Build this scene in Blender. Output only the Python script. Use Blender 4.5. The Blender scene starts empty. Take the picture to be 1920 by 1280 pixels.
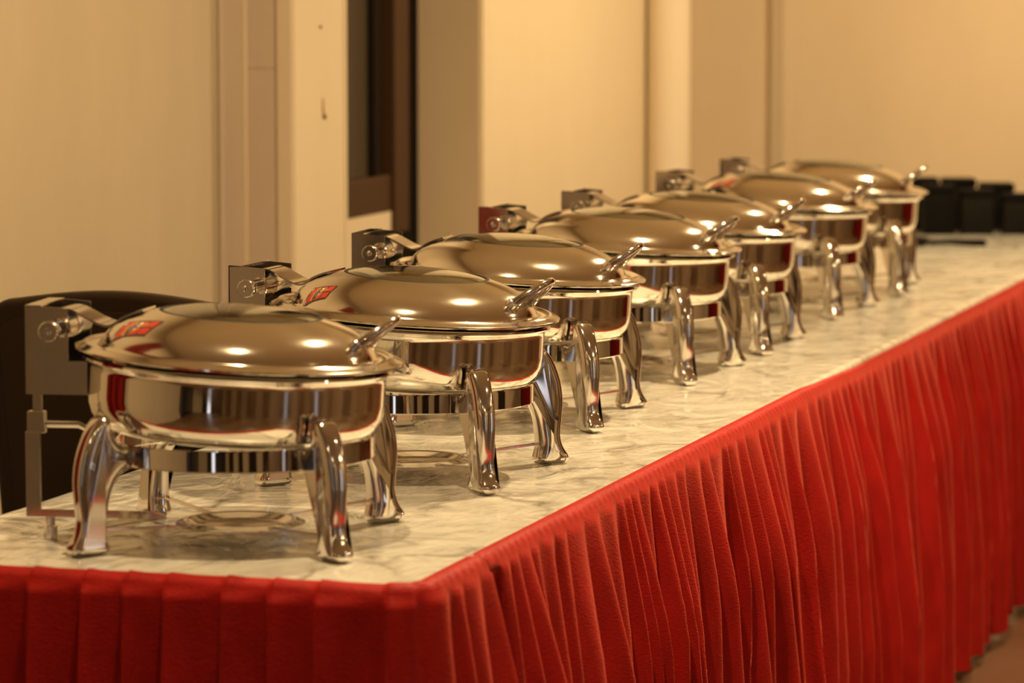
import bpy, bmesh, math, random
from mathutils import Vector, Matrix, noise
random.seed(7)
PI = math.pi
sc = bpy.context.scene
COL = sc.collection
# World frame: X across the buffet table (front edge at X=0, room side is +X),
# Y along the table (near end at Y=0), Z up, floor at 0, table top at TZ.
TZ = 0.75
# ------------------------------------------------------------------ camera
cd = bpy.data.cameras.new('camera'); cam = bpy.data.objects.new('camera', cd); COL.objects.link(cam)
cam.location = (1.3289, -4.0744, TZ + 0.7127)
cam.rotation_euler = (PI/2 - 0.09796, 0, 0.28784)
cd.sensor_width = 36; cd.lens = 128.95; cd.clip_start = .05; cd.clip_end = 60
cd.dof.use_dof = True; cd.dof.focus_distance = 5.45; cd.dof.aperture_fstop = 5.4
sc.camera = cam
# ------------------------------------------------------------------ light
w = bpy.data.worlds.new('world'); sc.world = w; w.use_nodes = True
w.node_tree.nodes['Background'].inputs[0].default_value = (1, .74, .42, 1)
w.node_tree.nodes['Background'].inputs[1].default_value = 0.02
sc.view_settings.view_transform = 'Standard'; sc.view_settings.look = 'None'
sc.view_settings.gamma = 1; sc.view_settings.exposure = 0.0
sc.view_settings.use_curve_mapping = False
WARM = (1, .74, .40)
CEIL = 3.0
def downlight_or_fill(x, y, power, r=.034, spread=165):
    l = bpy.data.lights.new('downlight', 'AREA'); l.shape = 'DISK'; l.size = 2*r
    l.energy = power; l.color = WARM; l.spread = math.radians(spread)
    o = bpy.data.objects.new('downlight', l); COL.objects.link(o); o.location = (x, y, CEIL-.012)
for (x, y, p) in ((-.06, -.10, 40), (.30, 1.98, 82), (.24, 5.35, 86), (.3, -3.6, 3)):
    downlight_or_fill(x, y, p)
for x in (2.7, 5.0):
    for y, p in ((-3.4, 3), (.4, 3), (3.9, 8)):
        downlight_or_fill(x, y, p, .05, 160)

for (x, y, p) in ((5.3, -3.0, 22), (5.3, .3, 26), (5.3, 2.8, 22), (2.4, -4.2, 9), (-.4, -4.2, 7)):  # added fill lamps: brighten the unseen walls that the bowls mirror
    downlight_or_fill(x, y, p, .05, 160)

# ------------------------------------------------------------------ materials
def newmat(name):
    m = bpy.data.materials.new(name); m.use_nodes = True
    return m, m.node_tree, m.node_tree.nodes['Principled BSDF']
def N(nt, t, **k):
    n = nt.nodes.new(t)
    for a, b in k.items():
        if a in n.inputs.keys(): n.inputs[a].default_value = b
        else: setattr(n, a, b)
    return n
def lk(nt, a, b): nt.links.new(a, b)
def coord(nt, scale=(1, 1, 1)):
    tc = N(nt, 'ShaderNodeTexCoord'); mp = N(nt, 'ShaderNodeMapping'); mp.inputs['Scale'].default_value = scale
    lk(nt, tc.outputs['Object'], mp.inputs['Vector']); return mp.outputs['Vector']
def ramp(nt, fac, stops):
    r = N(nt, 'ShaderNodeValToRGB'); e = r.color_ramp.elements
    while len(e) < len(stops): e.new(.5)
    for i, (p, c) in enumerate(stops):
        e[i].position = p; e[i].color = (*c, 1) if len(c) == 3 else c
    lk(nt, fac, r.inputs[0]); return r.outputs[0]
def bump(nt, b, h, strength, dist=.01, slot='Normal'):
    n = N(nt, 'ShaderNodeBump'); n.inputs['Strength'].default_value = strength; n.inputs['Distance'].default_value = dist
    lk(nt, h, n.inputs['Height']); lk(nt, n.outputs[0], b.inputs[slot]); return n
def plain(name, col, rough=.5, metal=0.0, **k):
    m, nt, b = newmat(name)
    b.inputs['Base Color'].default_value = (*col, 1); b.inputs['Roughness'].default_value = rough; b.inputs['Metallic'].default_value = metal
    for a, v in k.items(): b.inputs[a].default_value = v
    return m
def steel(name, col, rough, wav=.0, smear=.08):
    m, nt, b = newmat(name)
    b.inputs['Base Color'].default_value = (*col, 1); b.inputs['Metallic'].default_value = 1
    v = coord(nt)
    n1 = N(nt, 'ShaderNodeTexNoise'); n1.inputs['Scale'].default_value = 14; n1.inputs['Detail'].default_value = 6
    lk(nt, v, n1.inputs['Vector'])
    mr = N(nt, 'ShaderNodeMapRange'); mr.inputs[1].default_value = .35; mr.inputs[2].default_value = .75
    mr.inputs[3].default_value = rough; mr.inputs[4].default_value = rough + smear
    lk(nt, n1.outputs[0], mr.inputs[0]); lk(nt, mr.outputs[0], b.inputs['Roughness'])
    if wav:
        n2 = N(nt, 'ShaderNodeTexNoise'); n2.inputs['Scale'].default_value = 9; n2.inputs['Detail'].default_value = 1
        lk(nt, v, n2.inputs['Vector']); bump(nt, b, n2.outputs[0], wav, .01)
    return m
M = {}
M['polished'] = steel('polished_steel', (.82, .78, .71), .022, .04, .04)
M['lid'] = steel('lid_steel', (.84, .78, .68), .085, .03, .08)
M['cast'] = steel('cast_steel', (.78, .74, .69), .07, .18, .07)
M['plate'] = steel('plate_steel', (.74, .69, .64), .09, .05, .08)
M['dark'] = plain('black_rubber', (.010, .008, .006), .6, 0.0, **{'Specular IOR Level': .2})
m, nt, b = newmat('lid_glass')
b.inputs['Base Color'].default_value = (.80, .84, .76, 1); b.inputs['Roughness'].default_value = .02
b.inputs['Transmission Weight'].default_value = 1; b.inputs['Metallic'].default_value = .38; b.inputs['IOR'].default_value = 1.5
M['glass'] = m
M['st_red'] = plain('label_red', (.46, .022, .010), .35)
M['st_dark'] = plain('label_dark', (.035, .022, .02), .35)
M['st_gold'] = plain('label_gold', (.45, .24, .035), .35)
M['st_white'] = plain('label_white', (.75, .62, .5), .35)
M['st_grey'] = plain('label_grey', (.13, .10, .14), .35)

def wall_mat(name, c1, c2, rough=.6, gloss=0.0):
    m, nt, b = newmat(name)
    v = coord(nt, (1, 1, .35))
    n = N(nt, 'ShaderNodeTexNoise'); n.inputs['Scale'].default_value = 2.2; n.inputs['Detail'].default_value = 8; n.inputs['Roughness'].default_value = .65
    lk(nt, v, n.inputs['Vector'])
    lk(nt, ramp(nt, n.outputs[0], [(.3, c1), (.7, c2)]), b.inputs['Base Color'])
    v2 = coord(nt, (1, 1, .25))
    f = N(nt, 'ShaderNodeTexNoise'); f.inputs['Scale'].default_value = 190; f.inputs['Detail'].default_value = 2
    lk(nt, v2, f.inputs['Vector']); bump(nt, b, f.outputs[0], .35, .0015)
    b.inputs['Roughness'].default_value = rough
    b.inputs['Coat Weight'].default_value = gloss; b.inputs['Coat Roughness'].default_value = .25
    return m
M['wall'] = wall_mat('cream_wallpaper', (.47, .375, .255), (.54, .435, .30))
M['wall_paint'] = wall_mat('cream_gloss_paint', (.76, .635, .45), (.82, .695, .505), .42, .15)
M['wall_end'] = wall_mat('tan_wallpaper', (.60, .48, .335), (.67, .54, .385), .7)
M['panel_tan'] = wall_mat('tan_panel', (.50, .39, .30), (.56, .45, .345), .6)
M['jamb_tan'] = wall_mat('tan_jamb_paint', (.78, .62, .42), (.86, .70, .48), .6)
M['pipe'] = plain('cream_pipe_paint', (.82, .70, .54), .32)
M['ceiling'] = plain('ceiling_paint', (.92, .80, .58), .85)
M['frame'] = plain('brown_window_frame', (.062, .028, .012), .5, 0.0, **{'Specular IOR Level': .25})
M['dark_glass'] = plain('dark_window_glass', (.022, .014, .008), .16, 0.0, **{'Specular IOR Level': .25})
M['jamb'] = plain('black_jamb', (.006, .003, .002), .7, 0.0, **{'Specular IOR Level': .1})
M['rust'] = plain('rust_stain', (.36, .15, .02), .8)
m, nt, b = newmat('floor_tile')
v = coord(nt)
n = N(nt, 'ShaderNodeTexNoise'); n.inputs['Scale'].default_value = 1.3; n.inputs['Detail'].default_value = 6; lk(nt, v, n.inputs['Vector'])
lk(nt, ramp(nt, n.outputs[0], [(.35, (.08, .040, .019)), (.65, (.15, .085, .043))]), b.inputs['Base Color']); b.inputs['Roughness'].default_value = .28
M['floor'] = m

# marbled vinyl sheet
m, nt, b = newmat('marbled_vinyl')
v = coord(nt, (1, 1, 1))
nw = N(nt, 'ShaderNodeTexNoise'); nw.inputs['Scale'].default_value = 5; nw.inputs['Detail'].default_value = 5; lk(nt, v, nw.inputs['Vector'])
sub = N(nt, 'ShaderNodeVectorMath', operation='SUBTRACT'); lk(nt, nw.outputs['Color'], sub.inputs[0]); sub.inputs[1].default_value = (.5, .5, .5)
scl = N(nt, 'ShaderNodeVectorMath', operation='SCALE'); lk(nt, sub.outputs[0], scl.inputs[0]); scl.inputs['Scale'].default_value = .30
add = N(nt, 'ShaderNodeVectorMath', operation='ADD'); lk(nt, v, add.inputs[0]); lk(nt, scl.outputs[0], add.inputs[1])
rt = N(nt, 'ShaderNodeMapping'); rt.inputs['Rotation'].default_value = (0, 0, .7); rt.inputs['Scale'].default_value = (7.5, 3.4, 4)
lk(nt, add.outputs[0], rt.inputs['Vector'])
vo = N(nt, 'ShaderNodeTexVoronoi', feature='DISTANCE_TO_EDGE'); vo.inputs['Scale'].default_value = 1.0; lk(nt, rt.outputs[0], vo.inputs['Vector'])
vein = ramp(nt, vo.outputs['Distance'], [(0, (1, 1, 1)), (.025, (.65, .65, .65)), (.10, (0, 0, 0))])
n3 = N(nt, 'ShaderNodeTexNoise'); n3.inputs['Scale'].default_value = 6; n3.inputs['Detail'].default_value = 4; lk(nt, add.outputs[0], n3.inputs['Vector'])
cloud = ramp(nt, n3.outputs[0], [(.40, (0, 0, 0)), (.62, (1, 1, 1))])
mu = N(nt, 'ShaderNodeMath', operation='MULTIPLY'); lk(nt, vein, mu.inputs[0]); lk(nt, cloud, mu.inputs[1])
mixc = N(nt, 'ShaderNodeMix', data_type='RGBA'); lk(nt, mu.outputs[0], mixc.inputs['Factor'])
mixc.inputs[6].default_value = (.74, .71, .63, 1); mixc.inputs[7].default_value = (.27, .23, .18, 1)
mix2 = N(nt, 'ShaderNodeMix', data_type='RGBA'); lk(nt, cloud, mix2.inputs['Factor'])
n4 = N(nt, 'ShaderNodeTexNoise'); n4.inputs['Scale'].default_value = 3; n4.inputs['Detail'].default_value = 3; lk(nt, rt.outputs[0], n4.inputs['Vector'])
lk(nt, ramp(nt, n4.outputs[0], [(.45, (0, 0, 0)), (.7, (.35, .35, .35))]), mix2.inputs['Factor'])
lk(nt, mixc.outputs[2], mix2.inputs[6]); mix2.inputs[7].default_value = (.50, .455, .38, 1)
lk(nt, mix2.outputs[2], b.inputs['Base Color'])
b.inputs['Roughness'].default_value = .28
b.inputs['Coat Weight'].default_value = .8; b.inputs['Coat Roughness'].default_value = .018; b.inputs['Coat IOR'].default_value = 1.5
# film wrinkles
wr = N(nt, 'ShaderNodeTexNoise'); wr.inputs['Scale'].default_value = 11; wr.inputs['Detail'].default_value = 4; wr.inputs['Roughness'].default_value = .55; wr.inputs['Distortion'].default_value = .8
lk(nt, coord(nt, (1.0, .55, 1)), wr.inputs['Vector'])
wr2 = N(nt, 'ShaderNodeTexNoise'); wr2.noise_type = 'RIDGED_MULTIFRACTAL'; wr2.inputs['Scale'].default_value = 9; wr2.inputs['Detail'].default_value = 3; wr2.inputs['Roughness'].default_value = .4; wr2.inputs['Distortion'].default_value = 1.2
lk(nt, coord(nt, (1.0, .6, 1)), wr2.inputs['Vector'])
wm = N(nt, 'ShaderNodeMath', operation='MULTIPLY_ADD'); lk(nt, wr2.outputs[0], wm.inputs[0]); wm.inputs[1].default_value = .34; lk(nt, wr.outputs[0], wm.inputs[2])
bump(nt, b, wm.outputs[0], 1.0, .013, 'Coat Normal')
w2 = N(nt, 'ShaderNodeTexNoise'); w2.inputs['Scale'].default_value = 7; w2.inputs['Detail'].default_value = 2; lk(nt, coord(nt), w2.inputs['Vector'])
bump(nt, b, w2.outputs[0], .25, .01)
M['marble'] = m

# red skirt cloth
def cloth(name, c1, c2):
    m, nt, b = newmat(name)
    n = N(nt, 'ShaderNodeTexNoise'); n.inputs['Scale'].default_value = 30; n.inputs['Detail'].default_value = 6
    lk(nt, coord(nt, (1, 1, .5)), n.inputs['Vector'])
    lk(nt, ramp(nt, n.outputs[0], [(.3, c1), (.7, c2)]), b.inputs['Base Color'])
    f = N(nt, 'ShaderNodeTexNoise'); f.inputs['Scale'].default_value = 170; f.inputs['Detail'].default_value = 3; f.inputs['Distortion'].default_value = .6
    lk(nt, coord(nt, (1, 1, 2.2)), f.inputs['Vector']); bump(nt, b, f.outputs[0], .5, .0022)
    b.inputs['Roughness'].default_value = .55
    b.inputs['Sheen Weight'].default_value = .5; b.inputs['Sheen Roughness'].default_value = .4
    b.inputs['Sheen Tint'].default_value = (1, .20, .14, 1); b.inputs['Specular IOR Level'].default_value = .12
    return m
M['red'] = cloth('red_skirt_cloth', (.32, .0075, .005), (.42, .011, .008))
M['drape'] = plain('red_drape', (.17, .008, .006), .8, 0.0, **{'Specular IOR Level': .1})
M['sheer'] = plain('daylit_sheer', (.75, .78, .85), .8, 0.0, **{'Emission Color': (.80, .84, 1, 1), 'Emission Strength': 1.1})  # glow put into the cloth to show as white bands in the bowls
m, nt, b = newmat('brown_vinyl')
b.inputs['Base Color'].default_value = (.020, .010, .004, 1); b.inputs['Roughness'].default_value = .45; b.inputs['Specular IOR Level'].default_value = .16
n = N(nt, 'ShaderNodeTexNoise'); n.inputs['Scale'].default_value = 240; lk(nt, coord(nt), n.inputs['Vector']); bump(nt, b, n.outputs[0], .3, .001)
M['chair'] = m
M['chair_frame'] = plain('brown_chair_frame', (.022, .013, .007), .4, 0.0, **{'Specular IOR Level': .25})
M['black'] = plain('black_melamine', (.003, .0025, .002), .6, 0.0, **{'Specular IOR Level': .08})
M['black2'] = plain('black_melamine_warm', (.006, .0045, .003), .6, 0.0, **{'Specular IOR Level': .10})

# ------------------------------------------------------------------ helpers
def obj(name, bm, mat, parent=None, smooth=True, angle=40, loc=None):
    me = bpy.data.meshes.new(name)
    if isinstance(bm, bmesh.types.BMesh):
        bmesh.ops.recalc_face_normals(bm, faces=bm.faces[:]); bm.to_mesh(me); bm.free()
    for mm in (mat if isinstance(mat, (list, tuple)) else [mat]): me.materials.append(mm)
    if smooth:
        for p in me.polygons: p.use_smooth = True
        me.set_sharp_from_angle(angle=math.radians(angle))
    o = bpy.data.objects.new(name, me); COL.objects.link(o)
    if parent is not None: o.parent = parent
    if loc: o.location = loc
    return o
def tag(o, label=None, cat=None, group=None, kind=None):
    for k, v in (('label', label), ('category', cat), ('group', group), ('kind', kind)):
        if v: o[k] = v
    return o
def struct(name, bm, mat, **k):
    k.setdefault('smooth', False)
    o = obj(name, bm, mat, **k); o['kind'] = 'structure'; return o
def empty(name, loc=(0, 0, 0), rz=0):
    o = bpy.data.objects.new(name, None); COL.objects.link(o); o.location = loc; o.rotation_euler = (0, 0, rz)
    o.empty_display_size = .05; return o
def lathe(prof, seg=96, bm=None, closed=False, off=(0, 0, 0)):
    bm = bm or bmesh.new(); rings = []
    for (r, z) in prof:
        if r < 1e-6: rings.append([bm.verts.new((off[0], off[1], z+off[2]))])
        else: rings.append([bm.verts.new((off[0]+r*math.cos(2*PI*i/seg), off[1]+r*math.sin(2*PI*i/seg), z+off[2])) for i in range(seg)])
    pairs = list(zip(rings[:-1], rings[1:]))
    if closed: pairs.append((rings[-1], rings[0]))
    for a, c in pairs:
        for i in range(seg):
            j = (i+1) % seg
            if len(a) == 1 and len(c) == 1: continue
            if len(a) == 1: bm.faces.new((a[0], c[i], c[j]))
            elif len(c) == 1: bm.faces.new((a[i], a[j], c[0]))
            else: bm.faces.new((a[i], a[j], c[j], c[i]))
    return bm
def box(x0, x1, y0, y1, z0, z1, bev=0, seg=2, bm=None):
    b2 = bmesh.new(); bmesh.ops.create_cube(b2, size=1)
    for v in b2.verts: v.co = ((x0+x1)/2+v.co.x*(x1-x0), (y0+y1)/2+v.co.y*(y1-y0), (z0+z1)/2+v.co.z*(z1-z0))
    if bev: bmesh.ops.bevel(b2, geom=b2.edges[:], offset=bev, segments=seg, profile=.5, affect='EDGES')
    if bm is None: return b2
    me = bpy.data.meshes.new('tmp'); b2.to_mesh(me); b2.free(); bm.from_mesh(me); bpy.data.meshes.remove(me); return bm
def tube(pts, rad, seg=12, bm=None, caps=True):
    bm = bm or bmesh.new(); pts = [Vector(p) for p in pts]; n = len(pts)
    if not isinstance(rad, (list, tuple)): rad = [rad]*n
    up = None; rings = []
    for i in range(n):
        t = (pts[min(i+1, n-1)]-pts[max(i-1, 0)]).normalized()
        if up is None:
            up = Vector((0, 0, 1)) if abs(t.z) < .9 else Vector((1, 0, 0))
        a = t.cross(up).normalized(); up = a.cross(t).normalized()
        rings.append([bm.verts.new(pts[i]+rad[i]*(a*math.cos(2*PI*k/seg)+up*math.sin(2*PI*k/seg))) for k in range(seg)])
    for a, c in zip(rings[:-1], rings[1:]):
        for k in range(seg): bm.faces.new((a[k], a[(k+1) % seg], c[(k+1) % seg], c[k]))
    if caps: bm.faces.new(rings[0][::-1]); bm.faces.new(rings[-1])
    return bm
def spline(P, k=6, closed=True):
    out = []; n = len(P)
    rng = range(n) if closed else range(n-1)
    for i in rng:
        p0, p1, p2, p3 = (P[(i-1) % n], P[i], P[(i+1) % n], P[(i+2) % n]) if closed else (P[max(i-1, 0)], P[i], P[i+1], P[min(i+2, n-1)])
        for s in range(k):
            t = s/k
            out.append(tuple(.5*((2*b)+(-a+c)*t+(2*a-5*b+4*c-d)*t*t+(-a+3*b-3*c+d)*t**3) for a, b, c, d in zip(p0, p1, p2, p3)))
    if not closed: out.append(tuple(P[-1]))
    return out
def strap(poly, w0, w1, th, bm=None):          # flat sheet strip following an x-z polyline, from y=w0 to y=w1
    bm = bm or bmesh.new(); P = [Vector((p[0], 0, p[1])) for p in poly]; n = len(P); rows = []
    for i in range(n):
        t = (P[min(i+1, n-1)]-P[max(i-1, 0)]).normalized(); nn = Vector((-t.z, 0, t.x))
        a, c = P[i]+nn*th/2, P[i]-nn*th/2
        rows.append([bm.verts.new((q.x, y, q.z)) for q, y in ((a, w0), (a, w1), (c, w1), (c, w0))])
    for a, c in zip(rows[:-1], rows[1:]):
        for k in range(4): bm.faces.new((a[k], a[(k+1) % 4], c[(k+1) % 4], c[k]))
    bm.faces.new(rows[0][::-1]); bm.faces.new(rows[-1]); return bm
def copy_tree(o, parent=None):
    c = o.copy(); COL.objects.link(c)
    if parent is not None: c.parent = parent
    for ch in list(o.children): copy_tree(ch, c)
    return c

# ------------------------------------------------------------------ room shell
WX = -1.51; PX = -1.38; RY = 7.0
struct('floor', box(WX-.3, 6.2, -5.0, RY+.2, -.1, 0), M['floor'], smooth=False)
struct('ceiling', box(WX-.3, 6.2, -5.0, RY+.2, CEIL, CEIL+.1), M['ceiling'], smooth=False)
struct('wall_left', box(WX-.2, WX, -4.7, 3.42, 0, CEIL), M['wall'], smooth=False)
struct('wall_back', box(PX-.02, 6.0, RY, RY+.15, 0, CEIL), M['wall_end'], smooth=False)
struct('wall_right', box(6.0, 6.15, -4.7, RY+.15, 0, CEIL), M['wall_end'], smooth=False)
struct('wall_front', box(WX-.2, 6.15, -4.85, -4.7, 0, CEIL), M['wall'], smooth=False)
# pilaster left of the window: tan side facing along the table, glossy cream face to the room
struct('wall_pilaster', box(WX-.2, PX, 3.42, 3.765, 0, CEIL), [M['wall_paint']], smooth=False)
pb = struct('trim_1', box(PX-.128, PX-.107, 3.406, 3.42, 0, CEIL, .003), M['wall_end'])
struct('trim_2', box(PX-.038, PX-.002, 3.406, 3.42, 0, CEIL, .003), M['wall_end'])
for z0, z1 in ((0, 1.2735), (1.2745, CEIL)):
    o = obj('panel', box(PX-.107, PX-.038, 3.412, 3.4205, z0, z1), M['panel_tan'], pb, smooth=False)
struct('trim_3', box(WX, WX+.014, 3.29, 3.405, 0, CEIL, .005), M['panel_tan'])
struct('trim_4', box(PX, PX+.004, 3.742, 3.752, 0, CEIL, .001), M['wall_paint'])
# wall behind the window recess, sill wall under the window
struct('wall_under_window', box(WX-.2, -1.535, 3.765, 4.56, 0, .895), M['wall_paint'], smooth=False)
struct('wall_over_window', box(WX-.2, -1.56, 3.765, 4.85, 2.3, CEIL), M['wall_paint'], smooth=False)
wn = struct('window_1', box(-1.60, -1.555, 3.765, 4.54, .895, 2.30), M['dark_glass'], smooth=False)
obj('window_frame', box(-1.57, -1.535, 3.765, 4.64, .895, .985, .004), M['frame'], wn, smooth=False)
obj('window_frame', box(-1.57, -1.525, 4.545, 4.66, .84, 2.3, .004), M['frame'], wn, smooth=False)
obj('window_frame', box(-1.57, -1.545, 4.44, 4.47, .985, 2.3, .004), M['jamb'], wn, smooth=False)
obj('window_frame', box(-1.57, -1.535, 3.765, 4.64, 2.2, 2.3, .004), M['frame'], wn, smooth=False)
struct('trim_5', box(-1.62, -1.545, 4.56, 4.80, 0, 2.3, .002), M['jamb'])  # near-black strip rising from the floor at the far end of the window
struct('wall_bay', box(WX-.2, PX, 4.80, RY+.15, 0, CEIL), M['wall_paint'], smooth=False)
struct('trim_6', box(PX, PX+.006, 4.80, 5.17, 0, CEIL, .002), M['wall_paint'])
pj = obj('wall_jamb_tan', box(WX-.1, PX-.001, 4.792, 4.80, 0, CEIL), M['jamb_tan'], smooth=False); pj.name = 'trim_7'; pj['kind'] = 'structure'
struct('trim_8', box(-1.12, -1.085, RY-.022, RY, 0, CEIL, .008), M['wall'])
struct('trim_9', box(-1.085, -1.044, RY-.010, RY, 0, CEIL, .004), M['wall_end'])
# round pipe in the corner
o = obj('corner_pipe', lathe([(.0635, 0), (.0635, CEIL)], 48), M['pipe'], loc=(-1.315, 6.49, 0))
tag(o, 'cream painted vertical round pipe in the corner of the bright wall', 'pipe')
# screw and chipped rust mark on the pilaster
bm = bmesh.new(); bmesh.ops.create_uvsphere(bm, u_segments=12, v_segments=8, radius=.0035)
o = obj('screw_head', bm, M['jamb'], loc=(PX+.001, 3.585, 1.362)); tag(o, 'tiny dark screw head high on the cream pilaster', 'screw')
bm = bmesh.new()
pts = [(0, -.012), (.016, -.012), (.018, -.006), (.010, -.002), (.006, .008), (.004, .022), (.001, .034), (-.002, .030), (-.003, .010)]
vs = [bm.verts.new((PX+.0012, 3.60+y, 1.172+z)) for y, z in pts]; f = bm.faces.new(vs)
r = bmesh.ops.extrude_face_region(bm, geom=[f]); bmesh.ops.translate(bm, verts=[v for v in r['geom'] if isinstance(v, bmesh.types.BMVert)], vec=(-.001, 0, 0))
rs = obj('rust_mark', bm, M['rust'], smooth=False); tag(rs, 'small rusty chipped mark on the cream pilaster', 'stain')
bm = bmesh.new(); bmesh.ops.create_uvsphere(bm, u_segments=12, v_segments=8, radius=.006)
for v in bm.verts: v.co = Vector((PX+.002+v.co.x*.4, 3.609+v.co.y*1.5, 1.163+v.co.z*.8))
obj('chip', bm, M['jamb'], rs)
# unseen hall parts, guessed and added for the steel to mirror: windows, sheers, drapes
for i, (x0, x1) in enumerate(((-.80, .40), (.75, .98), (1.5, 1.72), (2.4, 3.0), (3.9, 4.5))):
    wo = struct('window_%d' % (i+2), box(x0, x1, -4.7, -4.66, .02, 2.4), M['dark_glass'], smooth=False)
    if i == 0:
        obj('sheer_curtain', box(-.52, -.32, -4.64, -4.60, .02, 2.4), M['sheer'], wo, smooth=False)
    obj('window_frame', box(x0-.06, x0, -4.7, -4.62, 0, 2.5), M['frame'], wo, smooth=False)
    obj('window_frame', box(x1, x1+.06, -4.7, -4.62, 0, 2.5), M['frame'], wo, smooth=False)
wo = struct('window_7', box(WX, WX+.03, -4.5, -2.5, .02, 2.4), M['dark_glass'], smooth=False)
obj('window_frame', box(WX, WX+.05, -2.5, -2.42, 0, 2.5), M['frame'], wo, smooth=False)
for i, (y0, y1) in enumerate(((-4.2, -3.2), (-2.2, -1.8), (-1.0, .1), (.8, 1.1), (2.6, 3.6))):
    wo = struct('door_%d' % (i+1), box(5.94, 6.0, y0, y1, 0, 2.3), M['dark_glass'], smooth=False)  # unseen door, added as a dark band for the bowls to mirror
    obj('door_frame', box(5.9, 6.0, y0-.06, y0, 0, 2.4), M['frame'], wo, smooth=False)
    obj('door_frame', box(5.9, 6.0, y1, y1+.06, 0, 2.4), M['frame'], wo, smooth=False)
    if i in (0, 2): obj('door_curtain', box(5.88, 5.92, (y0+y1)/2-.12, (y0+y1)/2+.16, .02, 2.2), M['sheer'], wo, smooth=False)  # glowing strip added for bright upright streaks in the bowls
def drape(name, p0, p1, z0, z1, label, th=.05):
    bm = bmesh.new(); p0, p1 = Vector(p0), Vector(p1); L = (p1-p0).length; d = (p1-p0)/L; nn = Vector((-d.y, d.x))
    n = int(L/.02); rows = []
    for i in range(n+1):
        q = p0+d*(L*i/n)+nn*(th*math.sin(i*.02*45+math.sin(i*.3)))
        rows.append((bm.verts.new((q.x, q.y, z0)), bm.verts.new((q.x, q.y, z1))))
    for a, c in zip(rows[:-1], rows[1:]): bm.faces.new((a[0], c[0], c[1], a[1]))
    o = obj(name, bm, M['drape']); tag(o, label, 'curtain'); return o  # unseen red cloth, added for its reflection in the steel
drape('drape', (-1.44, -.12), (-1.44, .34), .02, 2.6, 'red floor-length drape on the wall left of the buffet table, mirrored in the nearest dish')
drape('drape', (1.3, 6.9), (4.8, 6.9), .02, 2.6, 'wide red floor-length drape on the far end wall, mirrored in the dishes')

# ------------------------------------------------------------------ table
TW, TL = .72, 6.62
tb = empty('banquet_table', (-.36, TL/2, 0))
tag(tb, 'long rectangular banquet table carrying the seven chafing dishes', 'table')
obj('tabletop', box(-.345, .345, -TL/2+.015, TL/2-.015, TZ-.032, TZ-.005, .01), M['frame'], tb)
for sx in (-1, 1):
    for y in (-3.1, -1.1, 1.1, 3.1):
        obj('leg', box(sx*.28-.02, sx*.28+.02, y-.02, y+.02, 0, TZ-.032, .004), M['chair_frame'], tb)
# vinyl cover with rounded corners
def rrect(x0, x1, y0, y1, r, k=8):
    out = []
    for cx, cy, a0 in ((x1-r, y0+r, -PI/2), (x1-r, y1-r, 0), (x0+r, y1-r, PI/2), (x0+r, y0+r, PI)):
        for i in range(k+1):
            a = a0+PI/2*i/k; out.append((cx+r*math.cos(a), cy+r*math.sin(a)))
    return out
bm = bmesh.new(); rings = []
ol = []
base = rrect(-TW, 0, 0, TL, .045)
for i, p in enumerate(base):                       # densify long sides
    q = base[(i+1) % len(base)]; L = math.dist(p, q); n = max(1, int(L/.05))
    for k in range(n): ol.append((p[0]+(q[0]-p[0])*k/n, p[1]+(q[1]-p[1])*k/n))
def inset(ol, d, z):
    n = len(ol); out = []
    for i in range(n):
        a, c = Vector(ol[i-1]), Vector(ol[(i+1) % n]); t = (c-a).normalized(); nn = Vector((-t.y, t.x))
        wv = .0022*noise.noise(Vector((ol[i][0]*6, ol[i][1]*6, 3)))
        out.append(bm.verts.new((ol[i][0]+nn.x*(d+wv), ol[i][1]+nn.y*(d+wv), z)))
    return out
rings = [inset(ol, .001, TZ-.045), inset(ol, 0, TZ-.012), inset(ol, .0015, TZ-.005), inset(ol, .006, TZ-.001), inset(ol, .014, TZ)]
for a, c in zip(rings[:-1], rings[1:]):
    for i in range(len(a)): bm.faces.new((a[i], a[(i+1) % len(a)], c[(i+1) % len(a)], c[i]))
bm.faces.new(rings[-1])
o = obj('vinyl_table_cover', bm, M['marble'], angle=60)
tag(o, 'glossy white marbled vinyl cover spread over the long buffet table', 'table cover')

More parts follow.
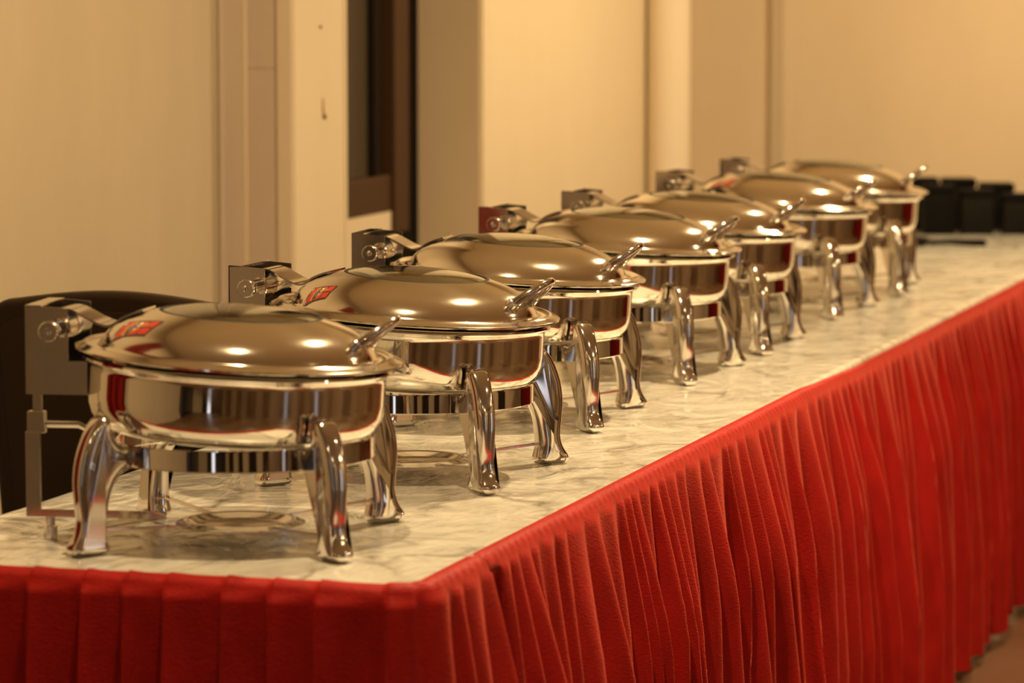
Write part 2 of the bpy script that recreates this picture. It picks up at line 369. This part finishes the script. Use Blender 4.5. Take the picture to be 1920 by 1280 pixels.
# ------------------------------------------------------------------ pleated skirts
CR = .045
def path(s):      # s=0 at the outer-left end of the short side, clockwise to the far end of the long side
    a = TW-CR; arc = CR*PI/2
    if s < a: return Vector((-TW+s, 0)), Vector((0, -1))
    if s < a+arc:
        t = (s-a)/CR; return Vector((-CR+CR*math.sin(t), CR-CR*math.cos(t))), Vector((math.sin(t), -math.cos(t)))
    return Vector((0, CR+s-a-arc)), Vector((1, 0))
S_CORNER = TW-CR+CR*PI/2
def hsh(k, seed): return ((k*7919+seed*31+k*k*13) % 23)/23
def build_skirt(name, s0, s1, label, seed):
    rnd = random.Random(seed)
    ds = .0034; n = int((s1-s0)/ds)
    ss = [s0+(s1-s0)*i/n for i in range(n+1)]
    kn = [s0-.02]
    while kn[-1] < s1+.2: kn.append(kn[-1]+rnd.uniform(.052, .080))
    ed, ed2 = [s0-.08], [s0-.11]
    while ed[-1] < s1+.3: ed.append(ed[-1]+rnd.choice((rnd.uniform(.036, .060), rnd.uniform(.060, .100))))
    while ed2[-1] < s1+.3: ed2.append(ed2[-1]+rnd.uniform(.12, .26))
    def fr(lst, s):
        lo, hi = 0, len(lst)-1
        while hi-lo > 1:
            m_ = (lo+hi)//2
            if lst[m_] <= s: lo = m_
            else: hi = m_
        return lo, (s-lst[lo])/(lst[hi]-lst[lo])
    KE = S_CORNER-.035                                # flat knife pleats up to the corner, gathers beyond
    top = lambda s: 0 if s < S_CORNER+2.15 else min(1, (s-S_CORNER-2.15)/.5)
    zs = [1.0, .996, .985, .968, .94, .905, .86, .81, .75, .68, .61, .54, .47, .40, .33, .26, .19, .12, .05, 0]
    bm = bmesh.new(); rows = []
    for s in ss:
        p, nn = path(s); lower = top(s)*.012; col = []
        wob = noise.noise(Vector((s*4, 0, seed)))
        knife = s < KE
        k0, f0 = fr(kn, s)
        z_top = TZ+.0015-lower
        hw = .017*(1-.6*top(s))+.004*wob
        if knife:
            fs = 1-f0 if f0 > .05 else f0/.05*.95; g_top = .005*(fs-.5); hx = .005*fs
        else: g_top = .0016*math.sin(s*240+3*noise.noise(Vector((s*9, 1, seed)))); hx = 0
        tp = top(s); heads = [(-.0045+.006*tp, z_top+.0002-.004*tp), (.0005+.002*tp, z_top+.0012-.001*tp), (hw*.55, z_top+.0025+g_top), (hw+hx, z_top-.001+g_top), (hw+.005+hx, z_top-.007), (hw+.007+hx, z_top-.016)]
        for off, z in heads: col.append(bm.verts.new((p.x+nn.x*off, p.y+nn.y*off, z)))
        zb = .022+.012*noise.noise(Vector((s*5, 8, seed)))
        zt = z_top-.016
        for h in zs[1:]:
            z = zb+(zt-zb)*h; dn = 1-h
            if knife:
                k, f = fr(kn, s+.010*dn*noise.noise(Vector((s*2, dn, 4))))
                A = .006+.027*min(1, dn*3)*(.6+.6*hsh(k, seed))
                saw = 1-f if f > .05 else f/.05
                o_ = A*saw+hx*(1-min(1, dn*3))-.006*min(1, dn*4)*math.sin(PI*min(1, f/.95))**2+.006*dn*noise.noise(Vector((s*12, dn*1.5, 9)))
            else:
                warp = .060*dn**.8*noise.noise(Vector((s*2.6, dn*1.0, seed+2)))+.020*noise.noise(Vector((s*9, dn*1.6, seed+5)))*min(1, dn*4)
                sw = s+warp
                k, f = fr(ed, sw); k2, f2 = fr(ed2, s+warp*.6)
                A1 = (.0035+.052*min(1, dn*3.4)*(.25+.75*hsh(k, seed)))*(1-.35*dn)
                A2 = .060*min(1, dn*1.5)*(.45+.55*hsh(k2, seed+3))
                f = f**(.9+.7*hsh(k, seed+9))
                o_ = A1*math.sin(PI*f)**(.6+1.2*hsh(k, seed+4))+A2*math.sin(PI*f2)**(1+.8*hsh(k2, seed+6))+.006*dn*noise.noise(Vector((sw*9, dn*2, seed+7)))
                if s0 > .1 and s-s0 < .062:
                    q = (s-s0)/.062; o_ = o_*q*q-(.030*min(1, dn*9) if q < .62 else .030*min(1, dn*9)*max(0, 1-(q-.62)/.12))
            off = hw+.007+o_+.016*dn
            col.append(bm.verts.new((p.x+nn.x*off, p.y+nn.y*off, z)))
        rows.append(col)
    for a, c in zip(rows[:-1], rows[1:]):
        for i in range(len(a)-1): bm.faces.new((a[i], c[i], c[i+1], a[i+1]))
    o = obj(name, bm, M['red'], angle=80)
    tag(o, label, 'table skirt'); return o
SPLIT = S_CORNER+.185
build_skirt('table_skirt', 0, SPLIT, 'red skirt piece with wide flat pleats on the near short end, wrapping the near corner', 3)
build_skirt('table_skirt', SPLIT+.008, S_CORNER+TL-CR-.05, 'long red gathered skirt along the front table edge, right of the dark gap', 11)

# ------------------------------------------------------------------ chafing dish
TILT = .059
def tiltbm(bm, a=TILT, piv=(.0, .234), dz=0):
    c, s = math.cos(a), math.sin(a)
    for v in bm.verts:
        x, z = v.co.x-piv[0], v.co.z-piv[1]
        v.co.x = piv[0]+x*c+z*s; v.co.z = piv[1]-x*s+z*c+dz
    return bm
DOME = [(.178, .0022), (.1765, .005), (.1740, .0095), (.168, .0175), (.158, .0260), (.145, .0335), (.125, .0415), (.104, .0478)]
GLS = [(.1025, .0470), (.09, .0502), (.075, .0535), (.05, .0567), (.025, .0582), (0, .0587)]
LZ = .2415
def domez(r):
    P = (DOME+GLS)[::-1]
    for (r0, z0), (r1, z1) in zip(P[:-1], P[1:]):
        if r0 <= r <= r1: return z0+(z1-z0)*(r-r0)/(r1-r0)
    return 0
def up(P, dz=LZ): return [(r, z+dz) for r, z in P]
def make_dish():
    root = empty('chafing_dish')
    # bowl with outturned lip and inner wall
    prof = [(0, .1355), (.14, .1358), (.158, .1375), (.170, .1415), (.179, .1490), (.185, .158), (.1885, .170), (.1895, .185), (.1895, .214), (.1900, .219), (.1925, .2225),
            (.1975, .2245), (.1995, .2272), (.1985, .2300), (.195, .2318), (.189, .2312), (.1865, .226), (.186, .17), (.180, .157), (.165, .146), (0, .143)]
    bowl = obj('bowl', tiltbm(lathe(prof)), M['polished'], root)
    # lid
    fl = [(.178, -.0005), (.188, -.0015), (.200, -.0035), (.2085, -.0052), (.2105, -.0040), (.2105, -.0022), (.2080, -.0008), (.202, .0006), (.198, .0030), (.193, .0022), (.188, -.0002), (.183, .0003), (.180, .0010)]
    prof = fl+DOME+[(.1035, .0472), (.1030, .0462), (.125, .0398), (.145, .0318), (.158, .0243), (.168, .0158), (.1735, .006)]
    lid = obj('lid', tiltbm(lathe(up(prof), closed=True), TILT+.006, dz=.001), M['lid'], root)
    g = obj('lid_window', tiltbm(lathe(up([(r, z-.0006) for r, z in GLS]+[(.025, .0545), (.05, .053), (.09, .0465), (.1025, .0432)]), closed=False), TILT+.006, dz=.001), M['glass'], lid)
    gk = [(.1052, .0474), (.1035, .0484), (.1005, .0482), (.0995, .0470), (.1000, .0440), (.1035, .0440)]
    obj('gasket', tiltbm(lathe(up(gk), closed=True), TILT+.006, dz=.001), M['dark'], lid)
    # handle: a hoop leaning outwards with thick collared feet
    pts, rad = [], []
    n = 20; hwid = .046
    for i in range(n+1):
        t = PI*i/n; y = -hwid*math.cos(t)*(1-.12*math.sin(t)); h = math.sin(t)**.72
        x = .160+.041*h; z = LZ+.0225+.034*h
        pts.append((x, y, z)); rad.append(.0078-.0026*h)
    bm = tube(pts, rad, 14)
    for s in (-1, 1):
        a = Vector((.1575, s*hwid, LZ+.0185)); d = Vector((.62, 0, .78)).normalized()
        tube([a-d*.003, a+d*.0005, a+d*.001, a+d*.010, a+d*.0112], [.0098, .0104, .0104, .0100, .0082], 16, bm)
    obj('handle', tiltbm(bm, TILT+.006, dz=.001), M['cast'], lid)
    # arm strap from the hinge barrel to the dome
    arm = spline([(-.243, .268), (-.244, .284), (-.234, .2935), (-.218, .2950), (-.205, .2905), (-.182, .2790), (-.168, .2745), (-.158, .2765), (-.146, .2845), (-.132, .2905), (-.118, .2945)], 5, False)
    obj('hinge_arm', strap(arm, -.030, .036, .0028), M['plate'], lid)
    # support ring
    ring = [(.172, .107), (.1735, .1085), (.1735, .1335), (.172, .135), (.1705, .1335), (.1705, .1085)]
    obj('support_ring', lathe(ring, closed=True), M['polished'], root)
    # legs
    out = [(.2030, .1735, .5), (.2125, .1735, .55), (.2225, .165, .7), (.233, .148, 1), (.2425, .122, 1), (.2465, .095, 1), (.2455, .070, 1), (.2425, .045, 1), (.2442, .032, .9),
           (.2495, .0215, .85), (.2548, .0140, .65), (.2555, .0065, .5), (.2505, .0008, .5), (.236, .0002, .5), (.215, .0004, .5), (.2055, .0025, .5), (.2030, .010, .6), (.206, .026, .9),
           (.205, .048, 1), (.2005, .072, 1), (.192, .091, 1), (.181, .101, 1), (.171, .106, .8), (.170, .112, .5), (.170, .128, .5), (.173, .134, .7), (.182, .1355, .8), (.190, .140, .8), (.197, .152, .8), (.2000, .165, .55)]
    P = spline(out, 4); npt = len(P)
    for k in range(4):
        ang = math.radians(45 + 90*k) + (.036 if k in (0, 2) else -.036)
        bm = bmesh.new(); B = .0165; H = .0160
        c0, s0 = math.cos(ang), math.sin(ang); stack = []
        ctr = lambda z: 0
        def lay(side, a):
            vs = []
            for i, (r, z, bs) in enumerate(P):
                a_, c_ = P[i-1], P[(i+1) % npt]; t = Vector((c_[0]-a_[0], c_[1]-a_[1])).normalized()
                nn = Vector((t.y, -t.x))               # outline runs clockwise: inward normal
                bb = B*bs; ins = bb*(1-math.cos(a))
                hh = H*min(1, .62+.38*max(0, z)/.009)*(1+.06*max(0, 1-z/.03)-.12*max(0, min(1, (z-.03)/.03))*max(0, 1-abs(z-.07)/.05))
                yy = side*hh*(.34+.66*math.sin(a))
                rr, zz = r+nn.x*ins, z+nn.y*ins
                if side == 1 or side == -1:
                    vs.append(bm.verts.new((rr*c0-yy*s0, rr*s0+yy*c0, max(zz, .0001))))
            return vs
        angs = [0, .3, .6, .9, 1.2, PI/2]
        stack = [lay(-1, a) for a in angs[::-1]]+[lay(1, a) for a in angs]
        for a, c in zip(stack[:-1], stack[1:]):
            for i in range(npt): bm.faces.new((a[i], a[(i+1) % npt], c[(i+1) % npt], c[i]))
        f1 = bm.faces.new(stack[0]); f2 = bm.faces.new(stack[-1]); bmesh.ops.triangulate(bm, faces=[f1, f2])
        obj('leg', bm, M['cast'], root, angle=50)
        # flat cross rod from the heel of the leg to the fuel plate
        z0, z1 = .030, .0215
        d = Vector((c0, s0, 0)); t = Vector((-s0, c0, 0)); bm = bmesh.new()
        A, Bp = d*.208+Vector((0, 0, z0)), d*.070+Vector((0, 0, z1)); vv = []
        for q in (A, Bp):
            for a, h in ((-.004, 0), (.004, 0), (.004, .0028), (-.004, .0028)): vv.append(bm.verts.new(q+t*a+Vector((0, 0, h))))
        for i in range(4): bm.faces.new((vv[i], vv[(i+1) % 4], vv[4+(i+1) % 4], vv[4+i]))
        bm.faces.new(vv[:4]); bm.faces.new(vv[4:])
        obj('cross_rod', bm, M['plate'], root, smooth=False)
    # fuel holder plate
    fp = [(0, .0175), (.052, .0175), (.058, .019), (.066, .0245), (.070, .0262), (.074, .0255), (.080, .0225), (.0835, .0215), (.0835, .0200), (.078, .0205), (.070, .0235), (.064, .0215), (.056, .0165), (.05, .0155), (0, .0155)]
    obj('fuel_plate', lathe(fp, 64), M['plate'], root)
    # hinge bracket: two L cheeks and a back plate
    bm = bmesh.new(); L = [(-.267, .302), (-.211, .298), (-.211, .231), (-.186, .231), (-.186, .188), (-.267, .188)]
    for y0 in (-.052, .060):
        a = [bm.verts.new((x, y0, z)) for x, z in L]; c = [bm.verts.new((x, y0+.002, z)) for x, z in L]
        bm.faces.new(a); bm.faces.new(c[::-1])
        for i in range(6): bm.faces.new((a[i], a[(i+1) % 6], c[(i+1) % 6], c[i]))
    box(-.267, -.265, -.052, .062, .188, .302, bm=bm); box(-.267, -.246, -.052, .062, .3, .302, bm=bm); box(-.267, -.19, -.052, .062, .188, .190, bm=bm)
    br = obj('hinge_bracket', bm, M['plate'], root, smooth=False)
    ax, az = -.226, .272
    def yl(prof, seg=28):
        b_ = lathe(prof, seg)
        for v in b_.verts: v.co = Vector((ax+v.co.x, v.co.z, az+v.co.y))
        return b_
    obj('hinge_barrel', yl([(0, -.0495), (.017, -.0495), (.0185, -.048), (.0185, -.012), (.0172, -.011), (.0172, -.008), (.0185, -.007), (.0185, .057), (.017, .059), (0, .059)]), M['cast'], br)
    obj('hinge_knob', yl([(0, -.088), (.004, -.0895), (.0045, -.092), (.0118, -.092), (.013, -.0905), (.013, -.080), (.0115, -.0785), (.0085, -.077), (.0085, -.068), (.010, -.067), (.010, -.0525), (0, -.0525)]), M['cast'], br)
    # strut below the bracket down to a bottom rail with a small foot
    bm = box(-.259, -.247, -.049, -.046, .160, .190)
    box(-.266, -.243, -.052, -.040, .138, .166, .001, 1, bm)
    box(-.2685, -.2485, -.0525, -.0500, .030, .140, .001, 1, bm)
    box(-.2685, -.085, -.0500, -.0480, .0300, .0400, bm=bm)
    su = obj('bracket_strut', bm, M['plate'], root, smooth=False)
    obj('strut_foot', lathe([(0, .0002), (.008, .0002), (.0088, .001), (.0088, .016), (.0078, .017), (.006, .018), (.006, .033), (0, .033)], 20, off=(-.240, -.040, 0)), M['cast'], su)
    obj('tie_bar', tube([(-.258, -.044, .149), (-.20, -.044, .149), (-.165, -.044, .133)], .0042, 8), M['plate'], root)
    return root
DISHES = [(.300, .330, -8.553), (.951, .306, -16.612), (1.665, .361, -13.223), (2.382, .365, -17.823), (2.925, .359, -14.876), (3.696, .365, -17.902), (4.288, .361, -10.387)]
DL = ['polished steel round chafing dish nearest the camera, in front of the brown chair',
      'second chafing dish from the near table corner, red label low on its left lid shoulder',
      'third chafing dish from the near corner, hinge in front of the dark window',
      'middle chafing dish, fourth of the seven along the table, hinge against the bright cream wall',
      'fifth chafing dish from the near table corner, just past the middle of the row',
      'sixth chafing dish from the near corner, red label on its blurred lid',
      'farthest chafing dish, last in the row beside the black boxes']
proto = make_dish(); roots = []
for i, (u, v, a) in enumerate(DISHES):
    o = proto if i == 0 else copy_tree(proto)
    o.location = (-v, u, TZ); o.rotation_euler = (0, 0, math.radians(a)+.28784)
    tag(o, DL[i], 'chafing dish', 'chafing dishes along the buffet table'); roots.append(o)
# printed labels on three lids
def label(root, cx, cy, lx, ly, rot):
    lid = [c for c in root.children if c.name.startswith('lid')][0]
    bm = bmesh.new(); nx, ny = 26, 12; g = []
    pat = ["DDDDDDDDDDDDDDDDDDDDDDDDDD",
           "DWDRRRRRGGDDRRRRRDDRRRRRRD",
           "DWDRRRRGGGDDWWRRGDDRRRRRRD",
           "DDRRRRRGGDGDDWWRGDGRRRRRRD",
           "DRRRRRRGGDSSDWRRGDGRRRRRRD",
           "DRRRRRGGDSSSDWRGGDGRRRRRRD",
           "DDDRRRGGDSSSDDDGDDDDDDDDDD",
           "DDRRRRRGDSSSDWGGRRDRRRRRRD",
           "DRRRRRRGGDSSDGGRRRDRRRRRRD",
           "DWDRRRRGGDDDDGRRRRDRRRRRRD",
           "DWDRRRRRGGDDRRRRRRDRRRRRRD",
           "DDDDDDDDDDDDDDDDDDDDDDDDDD"]
    ix = {'R': 0, 'D': 1, 'G': 2, 'W': 3, 'S': 4}
    for j in range(ny+1):
        row = []
        for i in range(nx+1):
            a, c = (i/nx-.5)*lx, (j/ny-.5)*ly
            x = cx+a*math.cos(rot)-c*math.sin(rot); y = cy+a*math.sin(rot)+c*math.cos(rot)
            row.append(bm.verts.new((x, y, LZ+domez(math.hypot(x, y))+.0005)))
        g.append(row)
    for j in range(ny):
        for i in range(nx):
            f = bm.faces.new((g[j][i], g[j][i+1], g[j+1][i+1], g[j+1][i])); f.material_index = ix[pat[ny-1-j][i]]
    tiltbm(bm, TILT+.006, dz=.001)
    o = obj('lid_label', bm, [M['st_red'], M['st_dark'], M['st_gold'], M['st_white'], M['st_grey']], lid)
    o['label'] = 'red, black and gold printed label'
label(roots[0], -.112, -.100, .064, .034, -.55)
label(roots[1], -.103, -.124, .044, .026, -.38)
label(roots[5], -.105, -.102, .060, .030, -.5)

# ------------------------------------------------------------------ chair behind the table
ch = empty('banquet_chair', (-1.06, 1.63, 0), 0)
tag(ch, 'dark brown padded chair with rounded back behind the nearest chafing dish', 'chair')
def chair_outline(w_bot, w_top, z0, z1, r, bow):
    pts = []
    for i in range(9): pts.append((-w_bot+(w_bot-w_top)*i/9-.0, z0+(z1-r-z0)*i/9))
    for i in range(9):
        a = PI-PI/2*i/8; pts.append((-w_top+r+r*math.cos(a), z1-r+r*math.sin(a)))
    for i in range(1, 10):
        t = i/10; x = (-w_top+r)+(2*(w_top-r))*t; pts.append((x, z1+bow*math.sin(PI*t)))
    m_ = [(-x, z) for x, z in pts[:18]][::-1]
    return pts+m_
def slab(outl, y0, y1, bev, seg=4):
    bm = bmesh.new(); a = [bm.verts.new((x, y0, z)) for x, z in outl]; f = bm.faces.new(a)
    r = bmesh.ops.extrude_face_region(bm, geom=[f]); bmesh.ops.translate(bm, verts=[v for v in r['geom'] if isinstance(v, bmesh.types.BMVert)], vec=(0, y1-y0, 0))
    es = [e for e in bm.edges if abs(e.verts[0].co.y-e.verts[1].co.y) < 1e-6]
    bmesh.ops.bevel(bm, geom=es, offset=bev, segments=seg, profile=.5, affect='EDGES'); return bm
bk = obj('backrest', slab(chair_outline(.195, .228, .44, .928, .052, .016), -.022, .024, .014), M['chair'], ch)
obj('back_panel', slab(chair_outline(.165, .198, .47, .898, .040, .014), -.027, -.018, .004, 2), M['chair'], bk)
obj('seat', slab([(x, z) for x, z in rrect(-.21, .21, .42, .48, .02, 4)], .03, .46, .012, 3), M['chair'], ch)
for sx in (-1, 1):
    obj('leg', tube([(sx*.20, .01, .46), (sx*.205, -.03, .2), (sx*.21, -.07, 0)], .012, 10), M['chair_frame'], ch)
    obj('leg', tube([(sx*.19, .42, .43), (sx*.195, .43, .2), (sx*.20, .44, 0)], .012, 10), M['chair_frame'], ch)

# ------------------------------------------------------------------ black pieces at the far end
def black_box(x, y, w, d, h, rz, label_, mat='black'):
    r = empty('cutlery_box', (x, y, TZ), rz); tag(r, label_, 'box', 'black boxes at the far table end')
    obj('body', box(-w/2, w/2, -d/2, d/2, 0, h-.022, .003), M[mat], r)
    obj('lid', box(-w/2-.003, w/2+.003, -d/2-.003, d/2+.003, h-.022, h, .004), M['black'], r)
    return r
black_box(-.530, 6.34, .086, .10, .152, .28, 'tall black box at far table end, leftmost, touching the last dish in view', 'black2')
black_box(-.455, 6.20, .086, .06, .140, .28, 'black box in front of the gap between the two tallest black boxes', 'black')
black_box(-.428, 6.37, .088, .10, .150, .28, 'second tallest black box at far table end, right of the leftmost', 'black2')
black_box(-.352, 6.23, .090, .06, .128, .28, 'black box in the front row at far table end, below the stepped skyline', 'black2')
black_box(-.325, 6.41, .088, .10, .136, .28, 'middle black box of the back row at far table end', 'black')
black_box(-.240, 6.27, .090, .06, .116, .28, 'lowest black box at far table end, before the tan gap', 'black2')
black_box(-.128, 6.45, .110, .12, .126, .28, 'rightmost black box at far table end, cut by the picture edge', 'black2')
sp = empty('serving_spoon', (-.395, 5.72, TZ), .27); tag(sp, 'black serving spoon lying on the table before the black boxes', 'spoon')
obj('spoon_handle', tube([(0.0, 0, .010), (.06, 0, .012), (.145, 0, .009), (.153, 0, .009)], [.007, .008, .010, .006], 10), M['black'], sp)
bm = bmesh.new(); bmesh.ops.create_uvsphere(bm, u_segments=20, v_segments=12, radius=1)
for v in bm.verts: v.co = Vector((-.045+v.co.x*.05, v.co.y*.035, .014+v.co.z*.0135))
obj('spoon_bowl', bm, M['black'], sp)
